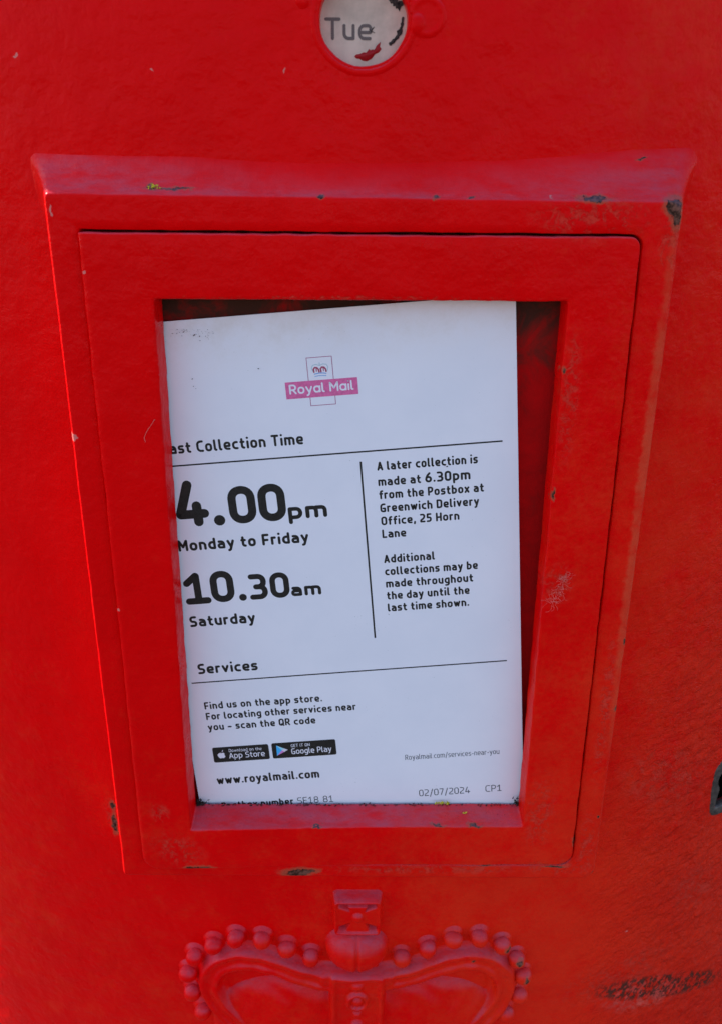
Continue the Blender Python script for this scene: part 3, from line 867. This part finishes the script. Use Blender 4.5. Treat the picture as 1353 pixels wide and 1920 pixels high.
# the two large times
k = Ink()
k.glyph('4', -6.4, 8.2, -89.2, -67.7, 4.15)
k.glyph('0', 16.95, 28.85, -89.4, -72.0, 3.6); k.glyph('0', 30.0, 41.8, -89.4, -72.0, 3.6)
k.disc(Vector((12.3, -87.1)), 2.5, .01)
k.build('large_time', INK, NOTICE, ZI)
k = Ink()
k.glyph('1', -8.3, 3.4, -127.0, -111.2, 3.2); k.glyph('0', 3.7, 14.3, -126.9, -111.3, 3.2)
k.glyph('3', 21.0, 29.3, -126.8, -114.1, 2.55); k.glyph('0', 30.5, 39.2, -126.8, -114.1, 2.55)
k.disc(Vector((17.75, -125.2)), 1.75, .01)
k.build('large_time', INK, NOTICE, ZI)
def bar(pts, wd, mat=INK, name='rule_line', parent=None, z=ZI):
    k = Ink(); k.stroke([Vector(p) for p in pts], False, wd, caps=False); return k.build(name, mat, parent or NOTICE, z)
def subdiv(a, b, n=24): return [(a[0]+(b[0]-a[0])*i/n, a[1]+(b[1]-a[1])*i/n) for i in range(n+1)]
bar(subdiv((-12, -60.85), (136.1, -60.7)), .68)
bar(subdiv((-12.04, -168.0), (135.9, -167.5)), .62)
bar(subdiv((75.75, -65.13), (75.65, -150.7)), .78)

# logo: magenta banner across a thin upright rectangle with a small crown
def grid_rect(k, x0, x1, y0, y1, n=8, z=0.0):
    for i in range(n):
        a = x0+(x1-x0)*i/n; b = x0+(x1-x0)*(i+1)/n; k.poly([(a, y0), (b, y0), (b, y1), (a, y1)], z)
k = Ink()
for a, b in (((57.1, -19.1), (67.45, -19.1)), ((67.45, -19.1), (67.45, -39.15)), ((67.45, -39.15), (57.1, -39.15)), ((57.1, -39.15), (57.1, -19.1))):
    k.stroke([Vector(a), Vector(b)], False, .28)
LOGO = k.build('logo_outline', PINKL, NOTICE, ZI)
k = Ink(); grid_rect(k, 47.3, 77.2, -35.65, -28.55); ban = k.build('logo_banner', PINK, NOTICE, .06)
line_text('Roy@l M@il', 48.8, -33.75, 26.63, 4.15, 1.7, mat=WHITE, parent=NOTICE, z=.09, gap=1.0, space=2.6, name='banner_lettering')
k = Ink()
for s in (-1, 1):
    c = 62.25 + s*1.45
    k.stroke([Vector((c-1.05, -25.2)), Vector((c-1.2, -24.0)), Vector((c-.6, -23.3)), Vector((c+.3, -23.4)), Vector((c+.9, -24.2)), Vector((c+1.05, -25.2))], False, .62)
    k.stroke([Vector((c, -23.6)), Vector((c, -24.9))], False, .4)
k.build('logo_crown_cap', simple('crown_red_ink', (.40, .06, .12), .5, .2), NOTICE, ZI)
k = Ink()
k.stroke([Vector((59.9, -26.0)), Vector((61.1, -25.75)), Vector((62.2, -25.7)), Vector((63.4, -25.75)), Vector((64.6, -26.0))], False, .42)
k.stroke([Vector((59.95, -27.0)), Vector((61.1, -26.8)), Vector((62.2, -26.75)), Vector((63.4, -26.8)), Vector((64.6, -27.0))], False, .3)
k.build('logo_crown_band', simple('crown_blue_ink', (.20, .34, .62), .5, .2), NOTICE, ZI)
k = Ink()
for s in (-1, 1):
    k.stroke([Vector((62.25, -22.6)), Vector((62.25+s*1.4, -22.0)), Vector((62.25+s*2.8, -22.3)), Vector((62.25+s*3.4, -23.4)), Vector((62.25+s*2.9, -25.0))], False, .3)
k.stroke([Vector((62.25, -21.4)), Vector((62.25, -22.4))], False, .35)
k.build('logo_crown_arch', simple('crown_pale_ink', (.44, .54, .58), .5, .2), NOTICE, ZI)

# two black app badges
def badge(x0, x1, y0, y1):
    r = .9; pts = []
    for cx, cy, a0 in ((x1-r, y1-r, 0), (x0+r, y1-r, 90), (x0+r, y0+r, 180), (x1-r, y0+r, 270)):
        for q in range(6):
            t = rad(a0+q*18); pts.append((cx+r*math.cos(t), cy+r*math.sin(t)))
    k = Ink(); k.poly(pts); return k.build('app_badge', INK, NOTICE, .07)
B1 = badge(-7.5, 19.9, -213.4, -204.7); B2 = badge(21.4, 52.5, -213.35, -204.5)
line_text('Download on the', .45, -207.8, 16.0, 1.75, 1.15, mat=WHITE, parent=B1, z=.1, name='badge_lettering')
line_text('App Store', .2, -211.5, 17.46, 3.3, 1.25, mat=WHITE, parent=B1, z=.1, name='badge_lettering', gap=1.2)
line_text('GET IT ON', 30.8, -207.45, 9.2, 1.75, 1.25, mat=WHITE, parent=B2, z=.1, name='badge_lettering')
line_text('Google Play', 30.7, -211.45, 19.5, 3.3, 1.25, mat=WHITE, parent=B2, z=.1, name='badge_lettering', gap=1.2)
k = Ink()
ap = []
for q in range(40):
    t = 2*math.pi*q/40; x = 1.95*math.cos(t)*(1+.08*math.sin(3*t)); y = 1.75*math.sin(t) - .35*math.exp(-(math.cos(t)/.25)**2)*math.sin(t)
    if math.cos(t) > .6 and -.35 < math.sin(t) < .75: x -= .75*(1-abs((math.sin(t)-.2)/.55))
    ap.append((-3.3+x, -209.5+y))
k.poly(ap)
k.poly([(-3.2+.1, -207.3), (-2.9, -206.8), (-2.3, -206.3), (-2.35, -206.9), (-2.7, -207.25)], .01)
k.build('apple_logo', WHITE, B1, .1)
TA, TB, TC = (23.7, -205.9), (23.5, -211.8), (29.1, -208.75); CT = (26.2, -208.85)
cols = {'blue': (.06, .42, .80), 'green': (.35, .62, .70), 'pink': (.62, .22, .50), 'gold': (.70, .60, .66)}
for nm, pts in (('blue', [TA, CT, TB]), ('green', [TA, (27.3, -207.85), CT]), ('gold', [(27.3, -207.85), TC, (27.3, -209.8), CT]), ('pink', [TB, CT, (27.3, -209.8)])):
    k = Ink(); k.poly(pts); k.build('play_triangle', simple(nm + '_triangle_ink', cols[nm], .5, .2), B2, .1)

# ------------------------------------------------------------------ day tablet behind the round window
DT = empty('day_tablet', (0, .0150, ZC+.2226))
tag(DT, 'cream day tablet lettered Tue behind the round window at the top', 'tablet')
def build_day():
    TMAT = simple('cream_enamel', (.60, .42, .33), .5, .3, 90, .16)
    V = [(-.030, 0, -.024), (.030, 0, -.024), (.030, 0, .024), (-.030, 0, .024)]
    V += [(x, y+.0012, z) for x, y, z in V]
    mesh_obj('plate', V, [(0, 1, 2, 3), (7, 6, 5, 4), (0, 4, 5, 1), (1, 5, 6, 2), (2, 6, 7, 3), (3, 7, 4, 0)], TMAT, DT, smooth=False)
    grey = simple('grey_lettering', (.15, .105, .095), .6, .2)
    k = Ink(); k.text('T', -13.6, -5.8, 5.9, 7.3, 1.5)
    k.text('u', -7.0, -5.8, 4.4, 7.3, 1.5); k.text('e', -1.4, -5.8, 5.0, 7.3, 1.5)
    V = [(v[0]/1000, -.00012 - v[2]/1000, v[1]/1000) for v in k.V]
    mesh_obj('lettering', V, k.F, grey, DT, smooth=False)
    # blob of red paint splashed on the tablet
    pr = [(-1.9, .1), (-1.2, .8), (.2, 1.0), (1.3, 1.5), (2.4, 1.4), (3.3, 2.6), (3.9, 2.2), (4.6, 2.5), (5.6, 2.2), (6.6, 3.4), (7.6, 5.0), (7.3, 3.4), (7.9, 2.6), (7.0, 1.5), (5.6, .9), (4.4, -.6), (2.6, -1.5), (1.0, -1.3), (0, -.7), (-1.3, -.6)]
    bm = bmesh.new(); c = Vector((3.0, .9)); n = len(pr)
    ring0 = [bm.verts.new(((p[0]-.8)/1000, 0, (p[1]-11.2)/1000)) for p in pr]
    ring1 = [bm.verts.new(((c.x+(p[0]-c.x)*.7-.8)/1000, -.0006, (c.y+(p[1]-c.y)*.7-11.2)/1000)) for p in pr]
    for q in range(n): bm.faces.new((ring0[q], ring0[(q+1) % n], ring1[(q+1) % n], ring1[q]))
    bm.faces.new(ring1)
    me = bpy.data.meshes.new('paint_splash'); bm.to_mesh(me); bm.free()
    link_obj('paint_splash', me, simple('dark_red_splash', (.34, .006, .009), .45, .2), DT)
    k = Ink(); rq = random.Random(11)
    def smear(path, wid):
        L = []; Rr = []
        for q, (x, z) in enumerate(path):
            a, b = path[max(0, q-1)], path[min(len(path)-1, q+1)]
            d = Vector((b[0]-a[0], b[1]-a[1])).normalized(); w_ = wid[q]*rq.uniform(.6, 1.25)
            L.append((x-d.y*w_, z+d.x*w_)); Rr.append((x+d.y*w_*rq.uniform(.5, 1.2), z-d.x*w_))
        for q in range(len(path)-1): k.poly([L[q], L[q+1], Rr[q+1], Rr[q]])
    smear(spline([(14.7, 1.8), (14.3, -1.2), (13.0, -4.2), (11.2, -6.2), (9.8, -7.2)], 5), [.35+.5*math.sin(min(q/20, 1)*3.1) for q in range(21)])
    smear(spline([(9.6, 7.6), (11.6, 6.4), (13.2, 5.4), (14.6, 6.6)], 5), [.5, .6, .7, .9, 1.1, 1.2, 1.0, 1.1, 1.4, 1.5, 1.6, 1.4, 1.2, 1.0, .9, .7])
    smear([(2.6, -2.2), (3.4, -2.9), (4.6, -3.4)], [.15, .25, .1]); smear([(4.4, -1.4), (3.6, -2.3), (3.4, -3.3)], [.1, .2, .12])
    V = [(v[0]/1000, -.00016 - v[2]/1000, v[1]/1000) for v in k.V]
    mesh_obj('grime_mark', V, k.F, simple('dark_grime', (.045, .035, .032), .8, .1, 800, .5), DT, smooth=False)
build_day()

# ------------------------------------------------------------------ small finds: cobweb, lichen, dirt
def add_bar(V, F, a, b, r):
    d = (b-a)
    if d.length < 1e-7: return
    d.normalize(); u = d.orthogonal().normalized(); v = d.cross(u); s = len(V)
    for p in (a, b):
        for q in range(3): t = q*2.0944; V.append(p + (u*math.cos(t) + v*math.sin(t))*r)
    for q in range(3): F.append((s+q, s+(q+1) % 3, s+3+(q+1) % 3, s+3+q))

def cobweb(name, spine, n, spread, rr, label):
    V = []; F = []; rnd = random.Random(5)
    for q in range(n):
        t = rnd.random(); i = min(int(t*(len(spine)-1)), len(spine)-2); f = t*(len(spine)-1)-i
        x = spine[i][0]*(1-f)+spine[i+1][0]*f; z = spine[i][1]*(1-f)+spine[i+1][1]*f
        sp = spread*(.35 + .9*t)
        p = Vector((x + rnd.gauss(0, sp*.5), 0, z + rnd.gauss(0, sp*.6))); ang = rnd.uniform(0, 6.28)
        for s in range(rnd.randint(2, 5)):
            ang += rnd.uniform(-.9, .9); e = p + Vector((math.cos(ang), 0, math.sin(ang)))*rnd.uniform(.4, 1.3)
            add_bar(V, F, Vector((p.x/1000, -.0009, ZC+p.z/1000)), Vector((e.x/1000, -.0009, ZC+e.z/1000)), rr)
            p = e
    o = mesh_obj(name, V, F, WEBM, None, smooth=False)
    return tag(o, label, 'cobweb')
cobweb('cobweb', [(89.5, 10), (88, 4), (86.5, -2), (84.5, -5)], 85, 3.0, .000032, 'pale torn cobweb stuck to the right side of the red panel')
def hair(name, pts, r, mat, label, cat):
    V = []; F = []
    for a, b in zip(pts[:-1], pts[1:]): add_bar(V, F, Vector((a[0]/1000, a[1]/1000, ZC+a[2]/1000)), Vector((b[0]/1000, b[1]/1000, ZC+b[2]/1000)), r)
    return tag(mesh_obj(name, V, F, mat, None), label, cat)
hair('thread', [(-82.6, -1.6, 78.5), (-84, -2.1, 76.5), (-86, -2.2, 73.8), (-87.4, -2.2, 71), (-87.1, -2.1, 69)], .00008, WEBM, 'pale hair clinging to the red panel left of the notice heading', 'thread')

def clump(name, cx, cy, cz, rx, ry, rz, n, size, mat, label=None, cat=None, kind=None):
    bm = bmesh.new(); rnd = random.Random(int(cx*10)+n)
    for q in range(n):
        m = Matrix.Translation(((cx+rnd.gauss(0, rx*.5))/1000, (cy-rnd.random()*ry)/1000, ZC+(cz+rnd.gauss(0, rz*.5))/1000)) @ Matrix.Rotation(rnd.random()*6, 4, (1, .3, .6)) @ Matrix.Diagonal((rnd.uniform(.6, 1.6), .7, rnd.uniform(.5, 1.2), 1))
        bmesh.ops.create_icosphere(bm, subdivisions=1, radius=size*rnd.uniform(.4, 1.1)/1000, matrix=m)
    me = bpy.data.meshes.new(name); bm.to_mesh(me); bm.free()
    return tag(link_obj(name, me, mat), label, cat, kind)
clump('lichen', -78.0, 4.3, 166.2, 2.0, .6, 1.2, 26, .45, LICHEN, 'yellow lichen speck on the ledge above the frame, top left', 'lichen')
clump('lichen', 41.5, 9.8, -119.9, 3.4, .8, .7, 34, .5, LICHEN, 'long yellow lichen crumb at the foot of the notice under the date', 'lichen')
clump('lichen', 52.3, 5.8, -122.9, 1.2, .4, .5, 10, .42, LICHEN, 'round ochre lichen speck on the sill right of the long yellow crumb', 'lichen')

def sill_dirt():
    bm = bmesh.new(); rnd = random.Random(3)
    def put(x, y, z, s):
        m = Matrix.Translation((x/1000, y/1000, ZC+z/1000)) @ Matrix.Rotation(rnd.random()*6, 4, (1, .4, .2)) @ Matrix.Diagonal((rnd.uniform(.7, 2.2), .7, rnd.uniform(.5, 1), 1))
        bmesh.ops.create_icosphere(bm, subdivisions=1, radius=s/1000, matrix=m)
    for q in range(330):
        x = rnd.uniform(-80, 80)
        dens = .35 + .65*(noise.noise(Vector((x*.08, 0, 3)))+.5)
        if rnd.random() < dens: put(x, rnd.uniform(9.0, 10.6), -121.6 + rnd.random()*.5, rnd.uniform(.12, .42))
    for q in range(80): put(-79.5 + abs(rnd.gauss(0, 1.6)), rnd.uniform(8.5, 10.5), -121.2 + abs(rnd.gauss(0, 1.3)), rnd.uniform(.2, .5))
    for q in range(50): put(79.3 - abs(rnd.gauss(0, 1.2)), rnd.uniform(8.5, 10.5), -121.2 + abs(rnd.gauss(0, 1.8)), rnd.uniform(.2, .45))
    for q in range(70): put(rnd.uniform(-79, 79), rnd.uniform(3, 9), -123.6 + rnd.uniform(-1.2, 1.0), rnd.uniform(.05, .16))
    # cobwebby crumbs at the paper's upper left and a few specks down the sheet
    for q in range(60): put(-77 + rnd.random()*18, 11.0, 112.5 - abs(rnd.gauss(0, 2.0)), rnd.uniform(.05, .16))
    for x, y, s in ((37.3, -21.8, .33), (13.1, -6.2, .3), (15.2, -6.8, .32), (9.0, -4.6, .25), (9.7, -23.9, .25), (112.2, -70, .3), (10.6, -28, .15), (9.8, -27, .15)):
        a = rad(4.8); X = -80.58 + x*math.cos(a) - y*math.sin(a); Z = 115.18 + x*math.sin(a) + y*math.cos(a)
        put(X, 11.1, Z, s)
    me = bpy.data.meshes.new('dirt_specks'); bm.to_mesh(me); bm.free()
    o = link_obj('dirt_specks', me, DIRT)
    tag(o, 'dark grains of dirt along the sill and on the notice', 'dirt', 'stuff')
sill_dirt()
